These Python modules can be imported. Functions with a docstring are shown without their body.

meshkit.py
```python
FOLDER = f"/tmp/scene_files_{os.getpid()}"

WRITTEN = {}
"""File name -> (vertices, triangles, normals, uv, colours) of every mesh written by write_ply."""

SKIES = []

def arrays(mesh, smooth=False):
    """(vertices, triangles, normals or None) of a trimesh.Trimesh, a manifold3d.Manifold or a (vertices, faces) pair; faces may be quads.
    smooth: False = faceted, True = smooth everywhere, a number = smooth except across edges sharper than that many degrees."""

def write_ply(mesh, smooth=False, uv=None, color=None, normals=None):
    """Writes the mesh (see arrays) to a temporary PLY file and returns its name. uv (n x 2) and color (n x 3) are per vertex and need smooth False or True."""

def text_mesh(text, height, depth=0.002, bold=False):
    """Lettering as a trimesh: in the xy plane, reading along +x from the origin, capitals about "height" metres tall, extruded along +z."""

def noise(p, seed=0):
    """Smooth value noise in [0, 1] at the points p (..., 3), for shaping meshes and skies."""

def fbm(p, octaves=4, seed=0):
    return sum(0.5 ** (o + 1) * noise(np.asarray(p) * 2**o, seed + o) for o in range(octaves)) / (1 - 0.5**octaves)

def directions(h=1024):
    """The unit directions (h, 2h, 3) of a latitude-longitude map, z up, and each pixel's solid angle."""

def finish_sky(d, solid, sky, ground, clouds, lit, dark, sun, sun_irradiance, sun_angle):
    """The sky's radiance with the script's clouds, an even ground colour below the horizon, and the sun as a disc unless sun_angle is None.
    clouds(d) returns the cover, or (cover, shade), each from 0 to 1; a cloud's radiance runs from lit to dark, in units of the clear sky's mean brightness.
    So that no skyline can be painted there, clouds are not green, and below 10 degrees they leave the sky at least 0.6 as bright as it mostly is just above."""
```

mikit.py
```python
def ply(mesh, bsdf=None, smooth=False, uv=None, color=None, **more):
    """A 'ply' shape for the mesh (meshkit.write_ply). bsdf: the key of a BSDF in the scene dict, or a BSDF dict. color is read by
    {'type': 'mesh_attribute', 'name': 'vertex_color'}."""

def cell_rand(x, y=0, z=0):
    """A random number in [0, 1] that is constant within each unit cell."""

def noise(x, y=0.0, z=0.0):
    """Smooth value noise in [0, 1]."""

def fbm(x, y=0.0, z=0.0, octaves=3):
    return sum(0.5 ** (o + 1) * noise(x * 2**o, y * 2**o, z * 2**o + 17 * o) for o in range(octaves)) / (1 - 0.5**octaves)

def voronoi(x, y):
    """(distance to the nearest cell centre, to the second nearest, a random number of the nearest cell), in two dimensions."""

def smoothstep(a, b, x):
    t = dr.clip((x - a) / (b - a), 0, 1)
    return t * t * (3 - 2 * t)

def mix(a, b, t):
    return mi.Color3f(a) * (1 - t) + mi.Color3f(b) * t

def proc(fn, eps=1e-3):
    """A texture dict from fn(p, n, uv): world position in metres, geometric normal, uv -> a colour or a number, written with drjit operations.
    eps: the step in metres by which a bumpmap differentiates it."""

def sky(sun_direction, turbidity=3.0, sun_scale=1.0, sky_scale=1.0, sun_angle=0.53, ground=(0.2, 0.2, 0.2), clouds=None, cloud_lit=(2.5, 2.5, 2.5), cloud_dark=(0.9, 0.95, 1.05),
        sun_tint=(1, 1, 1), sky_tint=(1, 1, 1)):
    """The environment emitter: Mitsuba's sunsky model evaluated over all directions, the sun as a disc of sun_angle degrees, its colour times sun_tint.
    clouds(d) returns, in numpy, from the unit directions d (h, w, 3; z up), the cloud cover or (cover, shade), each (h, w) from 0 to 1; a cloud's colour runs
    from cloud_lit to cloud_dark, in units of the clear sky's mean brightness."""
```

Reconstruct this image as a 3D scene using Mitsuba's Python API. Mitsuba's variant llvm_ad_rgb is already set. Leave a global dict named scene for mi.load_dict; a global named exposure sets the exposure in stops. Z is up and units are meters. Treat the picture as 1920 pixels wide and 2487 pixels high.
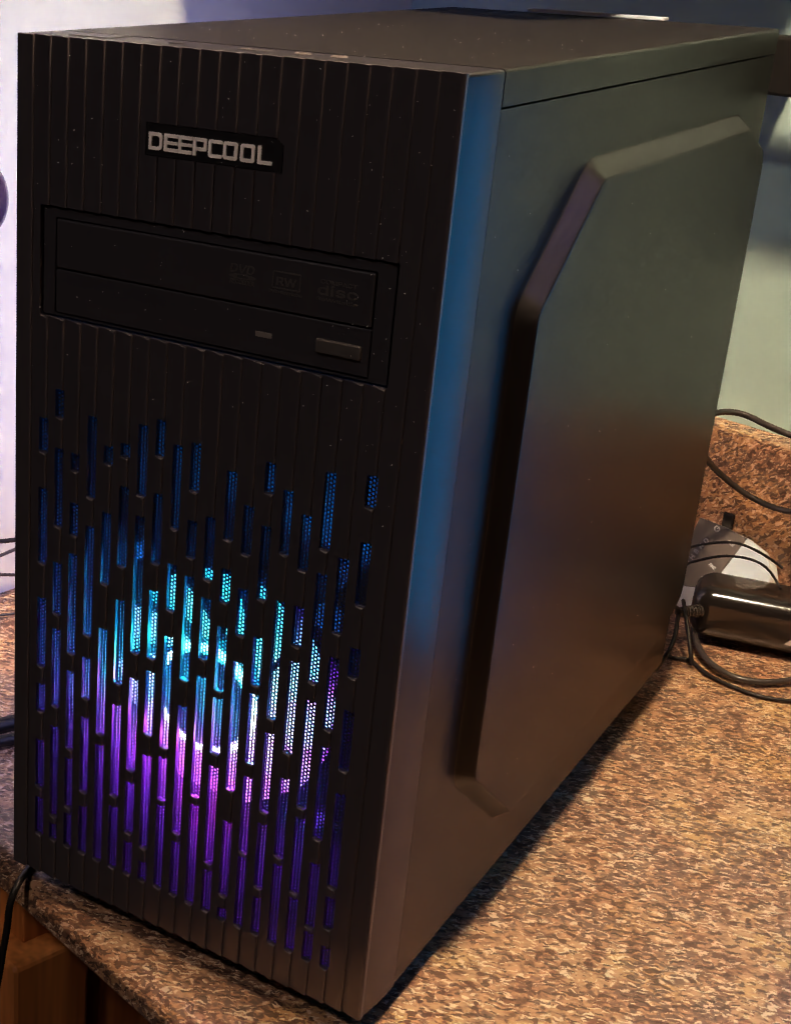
import math, random
import numpy as np, trimesh, drjit as dr, mitsuba as mi, mikit, meshkit
import manifold3d as m3
from shapely.geometry import Polygon, box as sbox
from shapely import affinity
from scipy.interpolate import CubicSpline
random.seed(7); rng = np.random.default_rng(7)
T = mi.ScalarTransform4f
scene = {'type': 'scene'}
labels = {}

# ------------------------------------------------------------------ camera
FOOT = 0.012                      # the tower stands this far above the counter (z = 0)
CAM = np.array([0.39717, -0.48515, 0.43880 + FOOT])
R_RIGHT = np.array([0.818263, 0.573793, 0.034748])
R_DOWN = np.array([0.239521, -0.285372, -0.928005])
R_FWD = np.array([-0.522567, 0.767674, -0.370945])
PPX = -0.32727
FOCAL, CX = 3612.913, 331.643     # pixels of a 1920 x 2487 picture
M = np.eye(4); M[:3, 0] = -R_RIGHT; M[:3, 1] = -R_DOWN; M[:3, 2] = R_FWD; M[:3, 3] = CAM
scene['camera'] = {
    'type': 'perspective', 'fov_axis': 'x', 'fov': math.degrees(2 * math.atan(960 / FOCAL)),
    'near_clip': 0.01, 'far_clip': 50.0,
    'principal_point_offset_x': -PPX, 'principal_point_offset_y': 0.0,
    'to_world': T(M.tolist())
    }
exposure = 0.0

# ------------------------------------------------------------------ large lights (outside the frame)
KEY = (0.250, 0.018, 1.25)        # warm bulb above the counter
KEY_L, KEY_R = 1150.0, 0.060
KEY_RGB = (1.0, 0.675, 0.42)
FILL_L, FILL_RGB = 150.0, (1.0, 0.84, 0.76)      # added fill lamp behind the camera, unseen
SCREEN_RGB = (0.0, 0.80, 2.0)    # blue screen standing to the right of the tower
WINDOW_RGB = (1.00, 1.00, 2.50)      # lit interior seen through the tower's left window

# ------------------------------------------------------------------ helpers
def note(key, label=None, category=None, group=None, kind=None):
    d = labels.setdefault(key, {})
    for k, v in (('label', label), ('category', category), ('group', group), ('kind', kind)):
        if v: d[k] = v
def numbered(key):
    if key not in scene and not any(k.startswith(key + '__') for k in scene): return key
    i = 1
    while f'{key}_{i:03d}' in scene: i += 1
    return f'{key}_{i:03d}'
def tri(mesh, t=None):
    if hasattr(mesh, 'to_mesh'):
        q = mesh.to_mesh(); mesh = trimesh.Trimesh(q.vert_properties[:, :3], q.tri_verts, process=False)
    elif isinstance(mesh, (tuple, list)) and not hasattr(mesh, 'vertices'):
        v, f = np.asarray(mesh[0], float), np.asarray(mesh[1], int)
        if f.shape[1] == 4: f = np.vstack([f[:, [0, 1, 2]], f[:, [0, 2, 3]]])
        mesh = trimesh.Trimesh(v, f, process=False)
    return mesh
def add(key, mesh, bsdf, smooth=False, emit=None, **lab):
    key = numbered(key)
    more = {'emitter': {'type': 'area', 'radiance': {'type': 'rgb', 'value': list(emit)}}} if emit is not None else {}
    scene[key] = mikit.ply(tri(mesh), bsdf, smooth=smooth, **more)
    if lab: note(key, **lab)
    return key
def mm(mesh):                     # tower millimetres -> world metres
    m = tri(mesh).copy(); m.apply_scale(0.001); m.apply_translation([0, 0, FOOT]); return m
def bx(x0, x1, y0, y1, z0, z1):
    return m3.Manifold.cube([x1 - x0, y1 - y0, z1 - z0]).translate([x0, y0, z0])
def rbx(x0, x1, y0, y1, z0, z1, r=0.5, seg=8):     # rounded box: hull of eight spheres
    s = m3.Manifold.sphere(r, seg); p = []
    for x in (x0 + r, x1 - r):
        for y in (y0 + r, y1 - r):
            for z in (z0 + r, z1 - r): p.append(s.translate([x, y, z]))
    return m3.Manifold.batch_hull(p)
def rrect(x0, x1, z0, z1, r):
    r = min(r, (x1 - x0) / 2 - .01, (z1 - z0) / 2 - .01)
    return sbox(x0 + r, z0 + r, x1 - r, z1 - r).buffer(r, quad_segs=4)
def plate(poly, y0, y1):          # polygon in (x, z) -> solid between depths y0 < y1
    out = []
    for g in getattr(poly, 'geoms', [poly]):
        cs = m3.CrossSection([list(g.exterior.coords)[:-1]] + [list(i.coords)[:-1] for i in g.interiors], m3.FillRule.EvenOdd)
        out.append(m3.Manifold.extrude(cs, y1 - y0).rotate([90, 0, 0]).translate([0, y1, 0]))
    return out[0] if len(out) == 1 else m3.Manifold.compose(out)
def tube_mesh(pts, r, seg=10, n=60):
    p = np.asarray(pts, float); t = np.r_[0, np.cumsum(np.linalg.norm(np.diff(p, axis=0), axis=1))]
    q = CubicSpline(t, p)(np.linspace(0, t[-1], n)) if len(p) > 2 else np.linspace(p[0], p[-1], 4)
    d = np.gradient(q, axis=0); d /= np.linalg.norm(d, axis=1, keepdims=True)
    a = np.cross(d[0], [0.13, 0.2, 0.95]); a /= np.linalg.norm(a); v = []
    ang = np.linspace(0, 2 * np.pi, seg, endpoint=False)
    for i in range(len(q)):
        a = a - d[i] * (a @ d[i]); a /= np.linalg.norm(a); b = np.cross(d[i], a)
        v.append(q[i] + r * (np.cos(ang)[:, None] * a + np.sin(ang)[:, None] * b))
    v = np.vstack(v); i, j = np.meshgrid(np.arange(len(q) - 1), np.arange(seg), indexing='ij')
    f = np.stack([i * seg + j, i * seg + (j + 1) % seg, (i + 1) * seg + (j + 1) % seg, (i + 1) * seg + j], -1).reshape(-1, 4)
    m = tri((v, f)); caps = []
    for k in (0, len(q) - 1):
        c = len(m.vertices) + len(caps)
        caps.append(q[k])
        base = k * seg
        ff = [[c, base + (s + 1) % seg, base + s] if k == 0 else [c, base + s, base + (s + 1) % seg] for s in range(seg)]
        m = trimesh.Trimesh(np.vstack([m.vertices, [q[k]]]), np.vstack([m.faces, ff]), process=False); caps = []
    return m
def text(s, h, depth, bold=True): return meshkit.text_mesh(s, h, depth, bold)
UP = np.array([[1, 0, 0, 0], [0, 0, -1, 0], [0, 1, 0, 0], [0, 0, 0, 1.0]])   # xy plane -> xz plane facing -y
def text_front(s, h, depth, x, y, z, shear=0, width=None):
    m = text(s, h, depth); w = m.bounds[1][0] - m.bounds[0][0]
    m.apply_translation([-m.bounds[0][0], -m.bounds[0][1], 0])
    if width: m.apply_transform(np.diag([width / w, 1, 1, 1]))
    if shear: S = np.eye(4); S[0, 1] = shear; m.apply_transform(S)
    m.apply_transform(UP); m.apply_translation([x, y, z]); return m
NV = np.array([0.29606, 0.95517, 0]); MV = np.array([0.95517, -0.29606, 0])   # into / along the back wall
def frame_mesh(mesh):             # (along wall, depth, height) -> world
    m = tri(mesh).copy(); A = np.eye(4); A[:3, 0] = MV; A[:3, 1] = NV; m.apply_transform(A); return m

# ------------------------------------------------------------------ materials
S_, N_, F_ = mikit.smoothstep, mikit.noise, mikit.fbm
def mat(name, color, rough, spec=0.5, metal=0.0, bump=None, eps=2e-4, **more):
    b = {'type': 'principled', 'base_color': color if isinstance(color, dict) else {'type': 'rgb', 'value': list(color)},
         'roughness': rough, 'metallic': metal, 'specular': spec, **more}
    if bump is not None: b = {'type': 'bumpmap', 'scale': 1.0, 'tex': mikit.proc(bump, eps=eps), 'bsdf': b}
    scene[name] = {'type': 'twosided', 'bsdf': b}
def grain(a, freq): return lambda p, n, uv: a * N_(p.x * freq, p.y * freq, p.z * freq)
def granite(p, n, uv):
    a, b = p.x * 0.95517 - p.y * 0.29606, p.x * 0.29606 + p.y * 0.95517 + p.z     # along the wall, across the top and down its edge
    q = a * 0.8 + b * 0.6; w = b * 0.8 - a * 0.6                                    # the print runs slantwise
    wq, ww = q + 0.0022 * N_(a * 300, b * 300, 3), w + 0.0022 * N_(a * 300, b * 300, 9)
    big, big2 = F_(a * 30, b * 30, 4, 3), F_(a * 38 + 7, b * 38, 8, 3)
    fin, mid = F_(wq * 420, ww * 760, 2, 3), F_(a * 130, b * 130, 7, 3)
    c = mikit.mix((0.120, 0.058, 0.036), (0.385, 0.204, 0.114), S_(.30, .66, fin * .52 + mid * .48))
    c = mikit.mix(c, mi.Color3f(0.44, 0.238, 0.103), S_(.50, .64, big) * S_(.28, .55, fin) * .75)
    c = mikit.mix(c, mi.Color3f(0.110, 0.066, 0.050), S_(.46, .60, big2) * S_(.80, .35, fin) * .9)
    c = mikit.mix(c, mi.Color3f(0.72, 0.49, 0.34), S_(.58, .70, F_(wq * 380 + 5, ww * 820, 6, 3)) * .7)
    c = mikit.mix(c, mi.Color3f(0.048, 0.022, 0.017), S_(.56, .66, F_(wq * 260 + 3, ww * 520, 1, 3)) * .85)
    return c
mat('laminate', mikit.proc(granite), 0.36, 0.5, bump=lambda p, n, uv: 0.00025 * F_(p.x * 420, p.y * 420, p.z * 420, 2), eps=4e-4)
mat('wall_paint', mikit.proc(lambda p, n, uv: mikit.mix((0.51, 0.53, 0.50), (0.55, 0.57, 0.54), F_(p.x * 9, p.y * 9, p.z * 9, 3))), 0.75, 0.3, bump=grain(0.0003, 260), eps=1e-3)
mat('teal_paint', mikit.proc(lambda p, n, uv: mikit.mix((0.325, 0.495, 0.47), (0.36, 0.535, 0.51), F_(p.x * 9, p.y * 9, p.z * 9, 3))), 0.75, 0.3, bump=grain(0.0003, 260), eps=1e-3)
mat('shell_plastic', (0.040, 0.035, 0.040), 0.30, 0.5, bump=grain(1.5e-5, 2600))
mat('gloss_plastic', (0.014, 0.013, 0.015), 0.26, 0.5)
mat('strip_plastic', (0.010, 0.010, 0.013), 0.29, 0.30)
mat('steel_paint', (0.0065, 0.0062, 0.0068), mikit.proc(lambda p, n, uv: 0.275 + 0.075 * F_(p.x * 22, p.y * 22, p.z * 22, 3)), 0.17, bump=grain(3.5e-5, 1500))
mat('bezel_plastic', (0.032, 0.029, 0.034), 0.34, 0.5)
mat('dark_inside', (0.020, 0.020, 0.024), 0.6, 0.3)
mat('mesh_steel', (0.022, 0.022, 0.026), 0.45, 0.5)
mat('fan_frame_black', (0.05, 0.05, 0.06), 0.5, 0.5)
mat('cage_steel', (0.028, 0.028, 0.032), 0.5, 0.5)
mat('satin_metal', (0.97, 0.90, 0.87), 0.40, 0.5, metal=0.05)
mat('grey_clear', (0.16, 0.14, 0.13), 0.3, 0.5)
mat('black_rubber', (0.006, 0.0055, 0.006), 0.40, 0.25)
mat('lightened_plastic', (0.062, 0.056, 0.054), 0.25, 0.6)  # paler than the bezel: highlights of the logo relief put into the colour
mat('grey_rubber', (0.022, 0.019, 0.019), 0.34, 0.5)
mat('brick_gloss', (0.008, 0.007, 0.007), 0.14, 0.6)
mat('white_card', (0.88, 0.84, 0.80), 0.5, 0.4)
mat('grey_print', (0.115, 0.10, 0.095), 0.45, 0.4)
mat('label_paper', (0.42, 0.38, 0.35), 0.5, 0.4)
mat('dust_white', (0.7, 0.68, 0.64), 0.8, 0.2)
mat('lamp_white', (0.8, 0.8, 0.8), 0.6, 0.3)
mat('orb_gloss', (0.03, 0.02, 0.05), 0.14, 0.6)
mat('cupboard_grey', (0.55, 0.60, 0.68), 0.5, 0.4)
mat('bar_black', (0.004, 0.004, 0.004), 0.6, 0.15)
mat('dark_block', (0.03, 0.025, 0.024), 0.5, 0.4)  # for the unseen blocks that shade the wall and darken reflections
mat('floor_brown', (0.05, 0.035, 0.03), 0.6, 0.4)
def wood(p, n, uv):
    g = F_(p.x * 60, p.y * 60, p.z * 3.0, 3); f = N_(p.x * 420, p.y * 420, p.z * 12)
    return mikit.mix((0.36, 0.105, 0.024), (0.66, 0.24, 0.065), S_(.3, .7, g)) * (0.75 + 0.35 * f)
mat('oak_stain', mikit.proc(wood), 0.42, 0.45)
scene['blade_milk'] = {'type': 'twosided', 'bsdf': {'type': 'diffuse', 'reflectance': {'type': 'rgb', 'value': [0.75, 0.75, 0.78]}}}

# ------------------------------------------------------------------ setting: counter, walls, floor
def arc(cx, cz, r, a0, a1, k=8): return [(cx + r * math.cos(math.radians(a)), cz + r * math.sin(math.radians(a))) for a in np.linspace(a0, a1, k)]
def extrude_along_wall(poly, m0, m1):     # polygon in (depth, height)
    cs = m3.CrossSection([poly]); s = m3.Manifold.extrude(cs, m1 - m0)          # x=n, y=z, z=m
    q = tri(s).copy(); v = q.vertices; q.vertices = np.stack([v[:, 2] + m0, v[:, 0], v[:, 1]], 1)
    return frame_mesh(q)
counter_profile = arc(0.0146, -0.010, 0.010, 90, 180, 9) + arc(0.0086, -0.016, 0.004, 180, 270, 5) + [(0.60, -0.020), (0.60, 0.0)]
add('countertop', extrude_along_wall(counter_profile, -0.55, 0.948), 'laminate', smooth=25, label='brown mottled laminate countertop with a rounded front edge', kind='structure')
add('backsplash', extrude_along_wall([(0.60, -0.019)] + [(0.62, -0.019), (0.62, 0.131)] + arc(0.603, 0.128, 0.003, 90, 180, 5), -0.5, 0.948), 'laminate', smooth=25, label='brown mottled laminate upstand along the back wall', kind='structure')
add('back_wall', frame_mesh(bx(-1.2, 1.4, 0.62, 0.72, -0.95, 2.3)), 'teal_paint', label='sage green painted wall behind the tower', kind='structure')
DL = np.array([0.15443, 0.98800, 0]); NL = np.array([0.98800, -0.15443, 0]); A_ = np.array([-0.1541, 0.6969, 0])
def left_slab(t0, t1, z0, z1, th):
    p = [A_ + DL * t0, A_ + DL * t1, A_ + DL * t1 - NL * th, A_ + DL * t0 - NL * th]
    return m3.Manifold.hull_points([list(q[:2]) + [z] for q in p for z in (z0, z1)])
add('left_wall', left_slab(-0.56, 0.02, -0.95, 2.3, 0.1), 'wall_paint', label='pale side wall lit lavender to the left of the tower', kind='structure')
add('floor', bx(-4, 4, -4, 1.5, -1.0, -0.95), 'floor_brown', label='dark floor below the counter', kind='structure')

# ------------------------------------------------------------------ the tower (millimetres, front face at y = 0, x to the right)
H, D1, L, W, SX = 394.4, 29.4, 423.0, 193.0, 195.0
TW = 'computer_tower'
note(TW, 'black computer tower with a ribbed front and blue and purple glow behind its slots', 'computer')
LINE0, PITCH = 9.05, 8.763
SLOTS = {
1: [(219.1, 235.5), (165.7, 202.7), (113.3, 149.0), (89.4, 104.6), (47.6, 74.5), (21.0, 42.6)],
2: [(236.9, 250.0), (185.8, 223.4), (142.7, 168.9), (94.9, 135.9), (34.6, 84.9), (21.5, 31.3)],
3: [(214.3, 222.9), (183.8, 199.9), (125.5, 175.5), (75.3, 116.9), (43.1, 70.7), (21.2, 40.4)],
4: [(204.0, 241.7), (137.5, 191.2), (105.3, 126.9), (55.2, 95.8), (21.1, 47.7)],
5: [(221.7, 230.3), (165.5, 199.8), (89.6, 144.1), (20.9, 84.4)],
6: [(227.0, 233.4), (176.3, 214.1), (119.0, 160.6), (60.0, 108.3), (20.7, 54.7)],
7: [(211.5, 243.7), (137.2, 202.7), (77.3, 124.8), (43.3, 71.3), (20.8, 39.2)],
8: [(231.3, 247.7), (182.7, 215.2), (137.3, 170.4), (99.0, 131.4), (38.7, 88.8), (20.8, 31.8)],
9: [(201.0, 238.8), (163.1, 185.3), (95.4, 151.0), (68.3, 91.1), (20.8, 65.9)],
10: [(220.1, 241.6), (190.4, 207.6), (132.5, 182.1), (54.1, 120.2), (20.5, 49.9)],
11: [(182.7, 211.5), (145.6, 174.7), (76.9, 137.7), (19.8, 73.2)],
12: [(203.1, 233.6), (174.9, 190.6), (133.3, 164.1), (102.3, 130.1), (45.5, 96.3), (19.8, 42.3)],
13: [(198.9, 220.8), (162.2, 184.0), (87.3, 150.3), (31.9, 71.7), (19.1, 26.1)],
14: [(228.1, 241.4), (181.3, 214.3), (141.8, 164.7), (104.1, 137.9), (58.5, 97.8), (19.2, 56.7)],
15: [(204.1, 231.7), (128.9, 183.8), (83.0, 122.3), (44.0, 77.6), (19.5, 39.6)],
16: [(199.3, 223.6), (165.7, 184.0), (115.6, 158.9), (63.7, 103.7), (18.4, 60.4)],
17: [(210.8, 243.6), (151.9, 200.9), (92.2, 144.1), (48.9, 87.6), (18.6, 47.2)],
18: [(177.0, 210.0), (133.1, 166.8), (80.1, 125.5), (35.1, 68.6), (18.1, 33.3)],
19: [(233.1, 246.6), (191.7, 219.1), (160.2, 173.7), (117.1, 145.4), (59.6, 106.5), (38.5, 55.1), (18.0, 29.8)]}
BAY = rrect(12.9, 175.7, 280.8, 327.7, 0.6)
BADGE = Polygon([(64.0, 353.2), (125.4, 353.2), (125.4, 363.4), (122.6, 366.0), (64.0, 366.0)])

# front panel shell with the curved right flank
flank = [(W + 2.0 * (1 - (1 - t) ** 2), 2.6 + (D1 - 2.6) * t) for t in np.linspace(0, 1, 9)]
outline = [(0.0, 2.7), (W - 0.2, 2.7)] + flank + [(0.0, D1)]
pts = []
for z, ins in ((0, 0.8), (0.8, 0), (H - 1.6, 0), (H - 0.7, 0.25), (H - 0.2, 0.8), (H, 1.6)):
    q = Polygon(outline).buffer(-ins, join_style=2) if ins else Polygon(outline)
    for x, y in list(q.exterior.coords)[:-1]: pts.append([x, max(y, 2.7) if ins else y, z])
shell = m3.Manifold.hull_points(pts)
shell = shell - bx(2.5, W - 2.5, 5.0, D1 + 1, 2.5, H - 3.0) - bx(3.0, W - 3.0, 1, 8, 12, 256) - plate(BAY, 0, 12)
FPK = add(TW + '__front_panel', mm(shell), 'strip_plastic', smooth=22, label='front panel flank with blue reflections')

# ribs, one by one
def rib(k):
    xa = 0.0 if k == 0 else LINE0 + PITCH * (k - 1) - 0.5
    xb = W if k == 21 else LINE0 + PITCH * k - 0.5
    left = [(xa, 1.2), (xa + .35, .35), (xa + 1.2, 0)] if k == 0 else [(xa, 1.20), (xa + 7.7, 0.02)]
    right = [(xb - 1.0, 0.05), (xb - .35, .25), (xb, .8), (xb, 2.7)] if k == 21 else [(xb - .30, 0), (xb - .10, .08), (xb, .30), (xb, 2.7)]
    prof = left + right + [(xa, 2.7)]
    m = m3.Manifold.extrude(m3.CrossSection([prof]), H)
    c = 1.5                                                    # rounded top and bottom front edge
    for a, b in ((0.0, 1.5), (.45, .45), (1.5, 0.0)): pass
    m = m.trim_by_plane([0, math.sin(.39), -math.cos(.39)], -(H) * math.cos(.39) + 0.35 * math.sin(.39) )
    m = m.trim_by_plane([0, math.sin(1.1), -math.cos(1.1)], -(H) * math.cos(1.1) - 0.30 + 0.6 * math.cos(1.1))
    cut = [plate(rrect(LINE0 + PITCH * q - 4.35, LINE0 + PITCH * q + 0.10, z0, z1, 0.8), -2, 5) for q in (k - 1, k) for z0, z1 in SLOTS.get(q, [])]
    cut += [plate(BAY, -2, 5), plate(BADGE, -2, 1.35)]
    x1 = LINE0 + PITCH * k
    cut += [lip(x1 - 4.1, x1 - .2, z0) for z0, z1 in SLOTS.get(k, [])] + [lip(12.9, 175.7, 280.8)]
    return m - m3.Manifold.batch_boolean(cut, m3.OpType.Add)
def lip(x0, x1, z0, dz=.75, dy=.58):      # chamfer on the upper edge of the plastic under an opening
    return m3.Manifold.hull_points([[x, y, z] for x in (x0, x1) for y, z in ((-.05, z0 - dz), (-.05, z0 + .4), (dy, z0 - .01), (dy, z0 + .4))])
for k in range(22):
    add(FPK + '__rib', mm(rib(k)), 'shell_plastic')

# badge
BG = add(TW + '__badge', mm(plate(BADGE.buffer(-0.35), 0.75, 2.0)), 'gloss_plastic', label='small recessed plate with raised silver lettering')
def letter(ch, w, h, s=1.35):
    o = sbox(0, 0, w, h); r = lambda a, b, c, d: sbox(a, b, c, d)
    rd = lambda g, q: g.buffer(-q, join_style=2).buffer(q, quad_segs=4)
    if ch == 'D':
        out = rd(o, 2.0).union(r(0, 0, w / 2, h)); inn = rd(r(s, s, w - s, h - s), 1.0).union(r(s, s, w / 2, h - s)); return out - inn
    if ch == 'E': return r(0, 0, s, h).union(r(0, 0, w, s)).union(r(0, h - s, w, h)).union(r(0, h / 2 - s / 2.2, w, h / 2 + s / 2.2))
    if ch == 'P': return (rd(r(0, h * .28, w, h), 0.8) - r(s, h * .28 + s, w - s, h - s)).union(r(0, 0, s, h))
    if ch == 'C': return rd(o, 1.0) - r(s, s, w + 1, h - s)
    if ch == 'O': return rd(o, 1.0) - r(s, s, w - s, h - s)
    return r(0, 0, s, h).union(r(0, 0, w, s))
for ch, x in zip('DEEPCOOL', (65.9, 73.0, 79.6, 86.3, 93.2, 99.8, 107.3, 114.8)):
    g = affinity.translate(letter(ch, 6.2 if ch != 'D' else 6.4, 6.7), x, 355.7)
    p = plate(g, 0.15, 0.9)
    add(BG + '__letter', mm(p), 'satin_metal')

# honeycomb screen behind the ribs: a perforated sheet
def honeycomb(x0, x1, z0, z1, pitch, rin, y0, y1):
    px, pz = pitch * math.sqrt(3) / 2, pitch
    ix, iz = np.meshgrid(np.arange(int((x1 - x0) / px) + 1), np.arange(int((z1 - z0) / pz) + 1), indexing='ij')
    cx = (x0 + ix * px).ravel(); cz = (z0 + iz * pz + (ix % 2) * pz / 2).ravel()
    a = np.radians(np.arange(6) * 60); ro = pitch / math.sqrt(3)
    o = np.stack([ro * np.cos(a), ro * np.sin(a)], 1); i = np.stack([rin * np.cos(a), rin * np.sin(a)], 1)
    n = len(cx); c = np.stack([cx, cz], 1)[:, None]
    v = np.zeros((n, 18, 3)); v[:, 0:6, [0, 2]] = c + o; v[:, 0:6, 1] = y0
    v[:, 6:12, [0, 2]] = c + i; v[:, 6:12, 1] = y0; v[:, 12:18, [0, 2]] = c + i; v[:, 12:18, 1] = y1
    q = [[k, (k + 1) % 6, 6 + (k + 1) % 6, 6 + k] for k in range(6)] + [[6 + k, 6 + (k + 1) % 6, 12 + (k + 1) % 6, 12 + k] for k in range(6)]
    f = (np.array(q)[None] + 18 * np.arange(n)[:, None, None]).reshape(-1, 4)
    return v.reshape(-1, 3), f
add(TW + '__mesh_screen', mm(honeycomb(6.0, 186.0, 13.0, 254.0, 1.74, 0.62, 3.0, 3.4)), 'mesh_steel', label='fine honeycomb mesh behind the slots')

# lit fan
FN = TW + '__case_fan'; FC = (94.5, 115.5)
fr = [plate(rrect(FC[0] + sx * 54 - 6, FC[0] + sx * 54 + 6, FC[1] + sz * 54 - 6, FC[1] + sz * 54 + 6, 3), 26, 45) for sx in (-1, 1) for sz in (-1, 1)]
fr += [m3.Manifold.cylinder(4, 60, 60, 72).rotate([90, 0, 0]).translate([FC[0], 45.5, FC[1]]) - m3.Manifold.cylinder(6, 57.5, 57.5, 72).rotate([90, 0, 0]).translate([FC[0], 46.5, FC[1]])]
scene[FN] = mikit.ply(mm(m3.Manifold.batch_boolean(fr, m3.OpType.Add)), 'fan_frame_black'); note(FN, 'glowing case fan with a ring of lights')
hub = m3.Manifold.cylinder(26, 22.6, 22.6, 48).rotate([90, 0, 0]).translate([FC[0], 44, FC[1]])
add(FN + '__hub', mm(hub), 'fan_frame_black', smooth=30)
for b in range(11):
    g = []; t0 = 2 * math.pi * b / 11
    rr = np.linspace(23, 56.5, 8); uu = np.linspace(0, 1, 7)
    for r in rr:
        sw = 0.35 * ((r - 23) / 33) ** 1.2; wid = 0.50 + 0.06 * (r - 23) / 33
        for u in uu: g.append([FC[0] + r * math.cos(t0 + sw + wid * u), 31.5 + 6.5 * u, FC[1] + r * math.sin(t0 + sw + wid * u)])
    i, j = np.meshgrid(np.arange(7), np.arange(6), indexing='ij')
    f = np.stack([i * 7 + j, i * 7 + j + 1, (i + 1) * 7 + j + 1, (i + 1) * 7 + j], -1).reshape(-1, 4)
    add(FN + '__blade', mm((np.array(g), f)), 'blade_milk', smooth=True)
NLED = 8
def led_rgb(a):                   # colour by place on the ring: cyan above, violet at the sides, pink below
    s = math.sin(a)
    keys = [(-1.0, (0.26, 0.012, 1.0)), (-0.55, (0.24, 0.012, 1.0)), (-0.1, (0.12, 0.06, 1.0)), (0.2, (0.008, 0.20, 1.0)), (1.0, (0.002, 0.25, 1.0))]
    for (s0, c0), (s1, c1) in zip(keys, keys[1:]):
        if s <= s1: t = (s - s0) / (s1 - s0); return [c0[i] * (1 - t) + c1[i] * t for i in range(3)]
    return list(keys[-1][1])
LED_L = 1900.0
for k in range(NLED):
    a0, a1 = 2 * math.pi * (k + .02) / NLED, 2 * math.pi * (k + .98) / NLED
    ring = [(FC[0] + r * math.cos(a), FC[1] + r * math.sin(a)) for r, aa in ((26.2, np.linspace(a0, a1, 12)), (23.6, np.linspace(a1, a0, 12))) for a in aa]
    add(FN + '__light', mm(plate(Polygon(ring), 18.5, 21.0)), 'lamp_white', emit=[LED_L * c for c in led_rgb((a0 + a1) / 2)])
add(TW + '__drive_cage', mm(bx(2.6, 191, 47, 49, 3, 278)), 'cage_steel')

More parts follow.
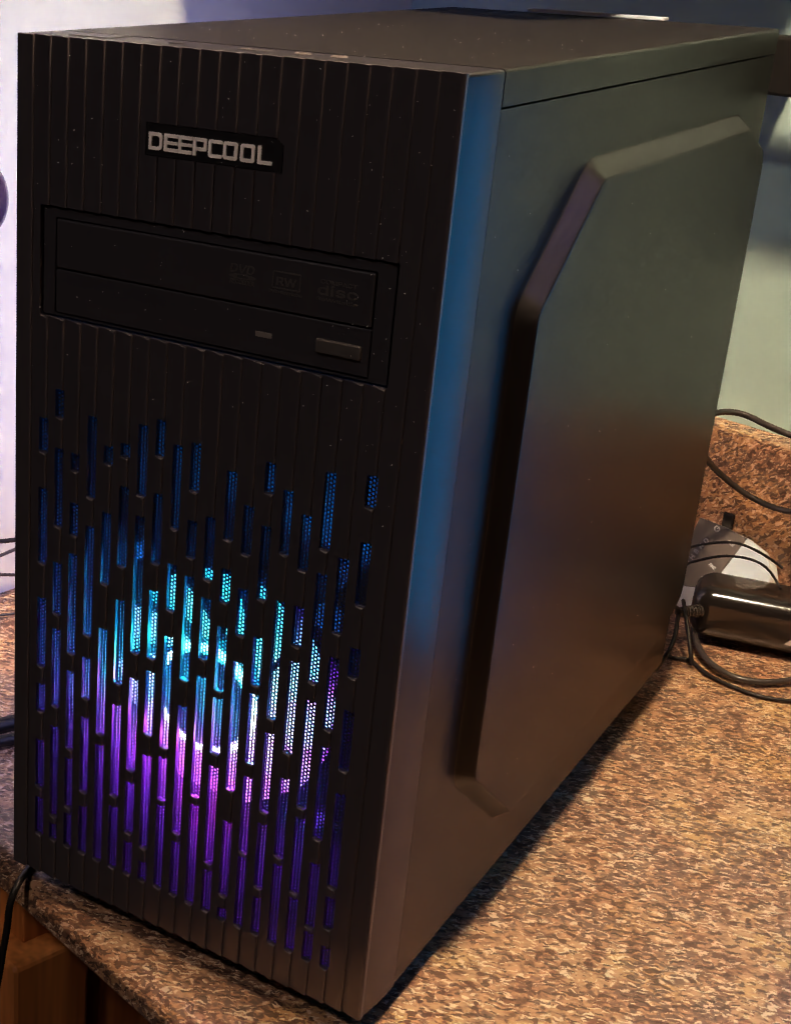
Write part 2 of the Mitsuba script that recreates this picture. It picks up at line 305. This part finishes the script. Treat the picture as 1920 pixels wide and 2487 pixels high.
# optical drive in its bay
def mmd(mesh):                    # drive parts: the bay's own offset
    m = tri(mesh).copy(); m.apply_translation([1.7, 0, 0.9]); return mm(m)
OD = TW + '__optical_drive'
scene[OD] = mikit.ply(mmd(plate(rrect(12.2, 172.9, 280.9, 325.8, 0.4) - rrect(18.3, 165.5, 281.6, 322.2, 0.8), 1.9, 5.6)), 'bezel_plastic'); note(OD, 'optical disc drive set in the recessed bay')
add(OD + '__bezel', mmd(rbx(18.8, 165.0, 1.7, 7, 282.2, 300.6, 0.6, 16)), 'bezel_plastic', smooth=40)
add(OD + '__tray_door', mmd(rbx(19.0, 164.9, 1.2, 7, 301.3, 321.6, 0.8, 16)), 'bezel_plastic', smooth=40)
add(OD + '__eject_button', mmd(rbx(143.2, 162.0, 0.2, 6, 288.4, 293.8, 0.6, 12)), 'lightened_plastic', smooth=40)
add(OD + '__indicator', mmd(rbx(116.3, 123.7, 1.45, 5, 289.5, 291.7, 0.25)), 'grey_clear')
add(OD + '__bay_light_block', mm(bx(8, 181, 6.0, 7.0, 274, 333)), 'dark_inside')  # added plate, stops the fan light leaking round the bay
add(OD + '__pinhole', mmd(m3.Manifold.cylinder(.1, .7, .7, 16).rotate([90, 0, 0]).translate([146.5, 1.89, 298.4])), 'dark_inside')
tri_ = Polygon([(151.2, 296.6), (154.6, 296.6), (152.9, 299.6)])
add(OD + '__eject_mark', mmd(plate(tri_ - tri_.buffer(-0.45), 1.65, 2.2)), 'bezel_plastic')
def logo(parts): return add(OD + '__logo', mmd(trimesh.util.concatenate([tri(q) for q in parts])), 'lightened_plastic')
Yd = 1.25
ell = Polygon([(109.3 + 6.0 * math.cos(t), 311.6 + 1.0 * math.sin(t)) for t in np.linspace(0, 2 * np.pi, 33)[:-1]])
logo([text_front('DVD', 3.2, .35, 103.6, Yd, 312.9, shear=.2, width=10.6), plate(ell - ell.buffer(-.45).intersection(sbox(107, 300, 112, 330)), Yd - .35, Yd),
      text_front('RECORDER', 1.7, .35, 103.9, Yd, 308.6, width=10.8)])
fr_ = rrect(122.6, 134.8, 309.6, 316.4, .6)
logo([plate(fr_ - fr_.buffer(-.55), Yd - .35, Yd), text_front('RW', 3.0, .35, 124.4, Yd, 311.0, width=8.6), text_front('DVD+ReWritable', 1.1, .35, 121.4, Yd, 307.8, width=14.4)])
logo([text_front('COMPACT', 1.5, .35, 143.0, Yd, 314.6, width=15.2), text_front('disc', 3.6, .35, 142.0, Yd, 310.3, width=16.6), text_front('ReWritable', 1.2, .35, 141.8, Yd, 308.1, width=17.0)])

# chassis: cover, side panel, window, bottom, back
prof = [(0, 381.3), (SX, 381.3)] + [(SX - 1.6 + 1.6 * math.cos(t), H - 1.6 + 1.6 * math.sin(t)) for t in np.linspace(0, np.pi / 2, 6)] + [(1.6 - 1.6 * math.sin(t), H - 1.6 + 1.6 * math.cos(t)) for t in np.linspace(0, np.pi / 2, 6)]
cov = m3.Manifold.extrude(m3.CrossSection([prof]), L - 30.3).rotate([90, 0, 0]).translate([0, L, 0])
cov = cov - bx(1, SX - 1, 31, L - 1, 370, H - 1.2)
add(TW + '__top_cover', mm(cov), 'steel_paint', smooth=50)
add(TW + '__chassis', mm((bx(0.5, SX - 1.5, 29.5, L - .5, 1.0, 380) - bx(2, SX - 3, 20, L - 2, 2.5, 379)) - bx(-1, 1.2, 45, 405, 20, 360)), 'steel_paint')
add(TW + '__side_window', mm(([[0.6, 45.5, 20.5], [0.6, 404.5, 20.5], [0.6, 404.5, 359.5], [0.6, 45.5, 359.5]], [[0, 3, 2], [0, 2, 1]])), 'lamp_white', emit=WINDOW_RGB, label='lit left side window of the tower')
def side_panel():
    c = 194.0
    half = [(69.5, c), (69.5, 303.5), (131.0, 354.0), (366.0, 353.4), (407.0, 336.5), (411.0, 325.0), (411.0, c)]
    poly = Polygon(half + [(y, 2 * c - z) for y, z in half[::-1][1:-1]])
    poly = poly.buffer(-16, join_style=2).buffer(16, quad_segs=10)
    ring = np.array(poly.exterior.coords)[:-1]
    if poly.exterior.is_ccw is False: ring = ring[::-1]
    # even resampling keeps the rounded corners
    d = np.r_[0, np.cumsum(np.linalg.norm(np.diff(np.vstack([ring, ring[:1]]), axis=0), axis=1))]
    s = np.linspace(0, d[-1], 420, endpoint=False); rc = np.vstack([ring, ring[:1]])
    p = np.stack([np.interp(s, d, rc[:, 0]), np.interp(s, d, rc[:, 1])], 1)
    t = np.roll(p, -2, 0) - np.roll(p, 2, 0); t /= np.linalg.norm(t, axis=1, keepdims=True); nin = np.stack([-t[:, 1], t[:, 0]], 1)
    prof = [(0, 0), (.4, .06), (.75, .35), (1.0, .85), (4.5, 7.2), (4.8, 7.75), (5.2, 8.05), (5.9, 8.15)]
    rows = [np.column_stack([np.full(len(p), SX + h), p + nin * (o * (1 + .55 * nin[:, 1:] ** 2))]) for o, h in prof]
    v = np.vstack(rows); n = len(p); i, j = np.meshgrid(np.arange(len(prof) - 1), np.arange(n), indexing='ij')
    f = np.stack([i * n + j, i * n + (j + 1) % n, (i + 1) * n + (j + 1) % n, (i + 1) * n + j], -1).reshape(-1, 4)
    bev = tri((v, f)); parts = [bev]
    def flat(poly, x):
        vv, ff = trimesh.creation.triangulate_polygon(poly, engine='earcut')
        m = trimesh.Trimesh(np.column_stack([np.full(len(vv), x), vv]), ff, process=False)
        if m.face_normals[0][0] < 0: m.invert()
        return m
    parts.append(flat(sbox(29.7, 2.0, L - .5, 380.5) - Polygon(p), SX)); parts.append(flat(Polygon(rows[-1][:, 1:]), SX + 8.15))
    rim = tri(bx(SX - 1.2, SX - .01, 29.7, L - .5, 2.0, 380.5)); parts.append(rim)
    return trimesh.util.concatenate(parts)
add(TW + '__side_panel', mm(side_panel()), 'steel_paint', smooth=40, label='black steel side panel with a raised bevelled area')
add(TW + '__bottom_frame', mm(bx(4, W - 3, 4, D1 - 2, 0.3, 2.4)), 'dark_inside')
for x in (22, 172):
    for y in (40, 390):
        add(TW + '__foot', mm(m3.Manifold.cylinder(12, 9, 11, 24).translate([x, y, -11.9])), 'black_rubber', smooth=30)

# top controls
zt = H
add(TW + '__power_button', mm(rbx(18.5, 38.5, 9, 25, zt - 1, zt + .35, .3)), 'gloss_plastic', label='glossy square power button')
add(TW + '__reset_button', mm(m3.Manifold.cylinder(.6, 3.2, 3.0, 24).translate([66.5, 16, zt - .2])), 'gloss_plastic', smooth=30)
US = add(TW + '__usb_port', mm(plate(rrect(94, 109, 13, 20, .4), 0, .25).rotate([-90, 0, 0]).translate([0, 0, zt + .25]) if False else bx(94, 109, 13.5, 20.5, zt - .1, zt + .12)), 'dark_inside')
add(US + '__contact', mm(bx(95.5, 100, 15.5, 17, zt + .1, zt + .3)), 'grey_clear')
for x in (121.5, 136.5):
    ring = m3.Manifold.cylinder(.5, 3.2, 3.0, 28) - m3.Manifold.cylinder(3, 1.8, 1.8, 20).translate([0, 0, -1])
    J = add(TW + '__audio_jack', mm(m3.Manifold.cylinder(.2, 3.4, 3.4, 28).translate([x, 17, zt - .05])), 'dark_inside')
    add(J + '__ring', mm(ring.translate([x, 17, zt + .1])), 'grey_clear', smooth=30)

# ------------------------------------------------------------------ dust on the tower
def dust():
    out = []
    for _ in range(110):
        x, z, r = rng.uniform(4, 190), rng.uniform(255, 392), rng.uniform(.10, .22)
        out.append(('f', x, z, r))
    for _ in range(60): out.append(('f', rng.uniform(150, 191), rng.uniform(225, 392), rng.uniform(.1, .26)))
    for _ in range(45): out.append(('t', rng.uniform(20, 190), rng.uniform(3, 220), rng.uniform(.10, .24)))
    for _ in range(40): out.append(('s', rng.uniform(35, 330), rng.uniform(60, 375), rng.uniform(.10, .2)))
    ms = []
    for k, a, b, r in out:
        s = trimesh.creation.icosphere(0, r); s.apply_scale([1, 1, rng.uniform(.6, 2.2)])
        s.apply_transform(trimesh.transformations.random_rotation_matrix(rng.random(3)))
        s.apply_translation([a, .25, b] if k == 'f' else [a, b, H + .05] if k == 't' else [SX + .05 + (8.15 if a > 95 and b < 335 else 0), a, b]); ms.append(s)
    return trimesh.util.concatenate(ms)
add('dust', mm(dust()), 'dust_white', label='tiny pale dust specks lying on the black tower', category='dust', kind='stuff')
add('card', bx(0.053, 0.134, 0.414, 0.4225, H / 1000 + FOOT + .0006, H / 1000 + FOOT + .0022), 'white_card', label='thin pale strip lying on the rear edge of the tower top', category='card')

# ------------------------------------------------------------------ things behind and around
def cable(name, pts, r, m, label, group=None, seg=10): return add(name, tube_mesh(pts, r, seg), m, smooth=60, label=label, category='cable', group=group)
cable('power_cable', [(0.150, 0.440, 0.140), (0.1734, 0.5011, 0.1553), (0.1798, 0.5096, 0.1592), (0.1846, 0.5186, 0.1592), (0.193, 0.5265, 0.1576), (0.2077, 0.5219, 0.1556), (0.2277, 0.5157, 0.1531), (0.2468, 0.5098, 0.1525), (.30, .49, .15)], 0.0021, 'grey_rubber', 'black cable arching in front of the green wall above the upstand, right of the tower')
cable('power_cable', [(0.155, 0.470, 0.150), (0.1737, 0.501, 0.1381), (0.1796, 0.5097, 0.1278), (0.1837, 0.5293, 0.1142), (0.1935, 0.542, 0.1024), (0.2072, 0.5482, 0.0939), (0.2221, 0.5436, 0.0924), (0.2357, 0.5342, 0.0958), (0.254, 0.518, 0.1064), (.31, .49, .12)], 0.0021, 'grey_rubber', 'black cable sagging in front of the brown upstand, right of the tower')
lean_ = trimesh.transformations.rotation_matrix(math.radians(-24), [1, 0, 0], [0, .565, 0]) @ trimesh.transformations.translation_matrix([-.0115, 0, 0]) @ np.diag([1, 1, 1.03, 1])
def lean_mesh(mesh): m = tri(mesh).copy(); m.apply_transform(lean_); return frame_mesh(m)
boxp = [(0.0058, 0.0681), (0.0249, 0.0677), (0.0443, 0.0653), (0.0569, 0.061), (0.0655, 0.0545), (0.0707, 0.0457), (0.0717, 0.0307), (0.0717, .002), (0.0057, 0.002), (0.0048, 0.046)]
PB = add('printed_box', lean_mesh(plate(Polygon(boxp), .565, .578)), 'white_card', label='white box with a grey printed band standing behind the black power adapter', category='box')
band = Polygon([(0.0062, 0.0680), (0.0249, 0.0676), (0.0443, 0.0652), (0.0353, 0.0321), (0.0342, 0.0244), (0.0169, 0.0199), (0.0060, 0.0195), (0.0049, 0.046)])
BK = add(PB + '__printed_band', lean_mesh(plate(band, .5642, .5651)), 'grey_print', label='grey band with white lettering')
def band_text(s, h, x, z, ang):
    m = text(s, h, .0003, True); m.apply_translation([-m.bounds[:, 0].mean(), -m.bounds[:, 1].mean(), 0])
    m.apply_transform(trimesh.transformations.rotation_matrix(math.radians(ang), [0, 0, 1])); m.apply_transform(UP); m.apply_translation([x, .5642, z]); return lean_mesh(m)
for ch, x, z in zip('VACHBND', (.0064, .0080, .0095, .0117, .0130, .0148, .0168), (.0250, .0303, .0356, .0404, .0451, .0497, .0543)):
    add(BK + '__letter', band_text(ch, .0034, x + .0006, z, 72), 'white_card')
add(BK + '__letter', band_text('G', .0042, .0213, .0645, 72), 'white_card')
add(BK + '__letter', band_text('L', .0040, .0268, .0305, 72), 'white_card')
for s, x, z in (('ANE', .0290, .0392), ('SEE', .0352, .0585)): add(BK + '__letter', band_text(s, .0022, x, z, -20), 'white_card')
cable('thin_cord', [(.160, .5270, .040), (0.1719, 0.5257, 0.0503), (0.1751, 0.5247, 0.0549), (0.184, 0.5209, 0.062), (0.2006, 0.5157, 0.0701), (0.2123, 0.51, 0.0736), (0.2251, 0.5165, 0.068), (0.2385, 0.5228, 0.0591)], 0.0009, 'black_rubber', 'thin black cord lying across the printed box, the upper of two', seg=8)
cable('thin_cord', [(.160, .5260, .030), (0.1738, 0.5251, 0.04), (0.1766, 0.5242, 0.0439), (0.1833, 0.5211, 0.0496), (0.1969, 0.5169, 0.058), (0.2112, 0.5104, 0.0641), (0.224, 0.5064, 0.0657), (0.2329, 0.5141, 0.0575), (0.2418, 0.5113, 0.0489)], 0.0009, 'black_rubber', 'thin black cord lying across the printed box, the lower of two', seg=8)
# power adapter, its left end nearer the camera
AD = 'power_adapter'; yaw = 28.0
Aw = np.eye(4); p0 = MV * .0375 + NV * .526
ca, sa = math.cos(math.radians(yaw)), math.sin(math.radians(yaw)); ax = MV * ca + NV * sa; ay = -MV * sa + NV * ca
Aw[:3, 0] = ax; Aw[:3, 1] = ay; Aw[:3, 3] = p0
def adp(mesh): m = tri(mesh).copy(); m.apply_transform(Aw); return m
scene[AD] = mikit.ply(adp(rbx(0, .125, 0, .046, .004, .042, .013, 32)), 'brick_gloss', smooth=40)
note(AD, 'glossy black power adapter brick lying behind the tower at the right', 'power adapter')
sl = trimesh.util.concatenate([tri(m3.Manifold.cylinder(.0016, .0034 + .0002 * i, .0034 + .0002 * i, 20).rotate([0, 90, 0]).translate([-.0165 + .0022 * i, 0, 0])) for i in range(8)] + [tri(m3.Manifold.cylinder(.018, .0024, .0032, 16).rotate([0, 90, 0]).translate([-.0175, 0, 0]))])
sl.apply_transform(trimesh.transformations.rotation_matrix(math.radians(38), [0, 0, 1])); sl.apply_translation([.006, .003, .025])
add(AD + '__cord_sleeve', adp(sl), 'grey_rubber', smooth=30, label='ribbed cord sleeve at its left end')
add(AD + '__sticker', adp(plate(Polygon([(.062, .014), (.076, .030), (.118, .030), (.118, .013)]), -.0004, .0002)), 'label_paper', label='pale sticker on its front')
cable('adapter_cord', [(.165, .440, .044), (0.1869, 0.4655, 0.0360), tuple((p0 - ax * .0075 - ay * .0078 + np.array([0, 0, .025])).tolist())], 0.0016, 'grey_rubber', 'short cord running from the adapter sleeve to behind the tower')
cable('black_cord', [(0.1872, 0.4864, 0.027), (0.1907, 0.4643, 0.0256), (0.195, 0.4421, 0.0203), (.19, .43, .004)], 0.0014, 'black_rubber', 'black cord hanging beside the rear corner of the tower, the left of two')
cable('black_cord', [(0.186, 0.492, 0.0306), (0.1942, 0.4738, 0.0255), (0.2019, 0.4609, 0.0150), (.207, .455, .003)], 0.0014, 'black_rubber', 'black cord hanging beside the rear corner of the tower, the right of two')
cable('loop_cable', [(0.19, .520, .006), (0.1976, 0.4926, 0.007), (0.2066, 0.4745, 0.006), (0.2203, 0.4589, 0.005), (0.2362, 0.4533, 0.004), (0.2507, 0.4577, 0.004), (0.2661, 0.4744, 0.004), (0.277, 0.5009, 0.004), (.27, .53, .004)], 0.0021, 'grey_rubber', 'thick dark cable looping on the counter in front of the power adapter')
cable('counter_cord', [(.188, .470, .0017), (0.1947, 0.461, 0.0017), (0.2034, 0.4642, 0.0017), (0.2096, 0.4586, 0.0017), (0.2255, 0.4471, 0.0017), (0.2424, 0.4421, 0.0017), (0.2578, 0.4418, 0.0017), (0.2728, 0.4476, 0.0017), (0.2896, 0.4563, 0.0017), (.33, .47, .0017)], 0.0014, 'black_rubber', 'thin black cord lying flat on the counter, nearest of the cables at right')
add('plug', frame_mesh(rbx(.0085, .0168, .598, .606, .045, .0720, .001)), 'black_rubber', label='small black plug standing up behind the printed box', category='plug')
add('wall_bar', frame_mesh(rbx(-.035, .10, .560, .582, .3612, .3965, .002)), 'bar_black', label='black horizontal bar on the green wall at the top rear corner of the tower', category='bar')
for x in (-.03, .075): add('wall_bar__bracket', frame_mesh(bx(x, x + .02, .580, .622, .37, .39)), 'gloss_plastic')
add('wall_shade_block', frame_mesh(rbx(-.36, 0.0, .32, .6195, .47, 1.15, .003)), 'dark_block', label='dark unseen block added above the tower to shade the back wall', category='cabinet')  # unseen blocker, keeps the bulb off the upper back wall

# left side
G1 = 'cables beside the left wall'
cable('wall_cable', [(-.215, .15, .060), (-0.2075, 0.2252, 0.0539), (-0.2058, 0.2362, 0.0517), (-0.2042, 0.2466, 0.0496), (-0.2023, 0.2587, 0.0475), (-.19, .33, .04)], 0.0016, 'black_rubber', 'thick dark cable at the left edge in front of the lavender wall, topmost of three')
cable('wall_cable', [(-.215, .15, .035), (-0.2075, 0.2252, 0.0405), (-0.2058, 0.2362, 0.0409), (-0.2042, 0.2466, 0.0416), (-0.2023, 0.2587, 0.0422), (-.19, .33, .04)], 0.0012, 'grey_rubber', 'dark cable rising to the right at the left edge, middle of three')
cable('wall_cable', [(-.215, .15, .036), (-0.2075, 0.2252, 0.0294), (-0.2058, 0.2362, 0.0267), (-0.2043, 0.246, 0.0237), (-.195, .30, .015)], 0.0011, 'grey_rubber', 'thin grey cable at the left edge, lowest of three')
cable('grey_cord', [(-.205, .205, .003), (-.198, .222, .003), (-0.188, 0.236, .003), (-.175, .26, .003)], 0.0010, 'grey_rubber', 'thin cord lying on the counter by the left wall')
cable('front_cable', [(-.13, .05, .0062), (-0.1011, 0.0961, 0.0062), (-0.096, 0.105, 0.0062), (-0.0925, 0.1121, 0.0062), (-0.0864, 0.1201, 0.0062), (-.06, .16, .0062)], 0.0050, 'black_rubber', 'thick black cable on the counter left of the tower, the farther of two')
cable('front_cable', [(-.12, .04, .0045), (-0.0912, 0.0845, 0.0045), (-0.0864, 0.0935, 0.0045), (-0.0826, 0.1001, 0.0045), (-0.0766, 0.1079, 0.0045), (-.05, .15, .0045)], 0.0035, 'black_rubber', 'thick black cable on the counter left of the tower, the nearer of two')
orb = trimesh.creation.icosphere(4, 1.0); orb.apply_scale([.022, .022, .0262]); orb.apply_translation([-0.2017, 0.2050, 0.2890])
add('oval_ornament', orb, 'orb_gloss', smooth=True, label='glossy dark purple oval thing at the left edge in front of the lavender wall', category='ornament')
cable('hanging_cable', [(-.004, .055, .0023), (-0.0005, 0.0217, 0.0023), (0.0040, 0.0045, 0.0023), (0.0068, -0.0060, 0.0010), (0.0062, -0.0092, -0.0060), (0.0045, -0.0090, -0.018), (0.0012, -0.0080, -0.0346), (-0.0039, -0.0065, -0.060), (-0.0114, -0.0045, -0.0866), (-.03, 0, -.15)], 0.0019, 'black_rubber', 'black cable hanging over the counter edge below the left corner of the tower')

# cabinet below the counter
CB = 'wooden_cabinet'; note(CB, 'orange brown wooden cabinet under the counter at the lower left', 'cabinet')
scene[CB + '__upper_body'] = mikit.ply(frame_mesh(rbx(-.55, -.0615, .048, .57, -.101, -.0205, .0015)), 'oak_stain', smooth=False)
scene[CB + '__corner_post'] = mikit.ply(frame_mesh(rbx(-.30, -.0445, .0305, .084, -.94, -.100, .003)), 'oak_stain', smooth=False)
scene[CB + '__side_board'] = mikit.ply(frame_mesh(rbx(-.55, -.052, .098, .57, -.94, -.102, .0015)), 'oak_stain', smooth=False)

# ------------------------------------------------------------------ lamps, screen and added light helpers (all outside the frame)
bulb = trimesh.creation.icosphere(3, KEY_R); bulb.apply_translation(KEY)
scene['ceiling_lamp__bulb'] = mikit.ply(bulb, 'lamp_white', smooth=True, emitter={'type': 'area', 'radiance': {'type': 'rgb', 'value': [KEY_L * c for c in KEY_RGB]}})
scene['ceiling_lamp__cord'] = mikit.ply(tube_mesh([(KEY[0], KEY[1], KEY[2] + .024), (KEY[0], KEY[1], 2.25)], .003), 'black_rubber')
note('ceiling_lamp', 'warm bulb hanging above the tower, out of view', 'lamp')
disc = m3.Manifold.cylinder(.03, .10, .10, 40).translate([.0, -1.7, 2.2])
add('fill_lamp', disc, 'lamp_white', emit=[FILL_L * c for c in FILL_RGB], label='round warm fill lamp added behind the camera, out of view', category='lamp')  # added as general fill on the fronts, no such fixture known
scene['monitor__case'] = mikit.ply(frame_mesh(rbx(.226, .365, .420, .432, .010, .380, .003)), 'gloss_plastic')
scene['monitor__screen'] = mikit.ply(frame_mesh(([[.232, .4185, .020], [.359, .4185, .020], [.359, .4185, .372], [.232, .4185, .372]], [[0, 1, 2], [0, 2, 3]])), 'gloss_plastic', emitter={'type': 'area', 'radiance': {'type': 'rgb', 'value': list(SCREEN_RGB)}})
scene['monitor__stand'] = mikit.ply(frame_mesh(bx(.25, .31, .40, .48, 0, .010)), 'gloss_plastic')
note('monitor', 'narrow upright blue screen standing on the counter to the right, out of view', 'monitor')
add('reflection_block', frame_mesh(rbx(.30, .945, .322, .6195, .400, 1.05, .003)), 'dark_block', label='dark unseen block added at the right to darken the bevel reflection', category='cabinet')  # unseen blocker, hides the bright wall from the side panel bevel
add('added_violet_light', frame_mesh(rbx(.34, .47, .312, .3215, .70, .86, .003)), 'lamp_white', emit=(0.6, 0.7, 7.5), label='small violet light added to tint the bevel reflection, out of view', category='lamp')  # added source, placed where the slanted bevel mirrors it
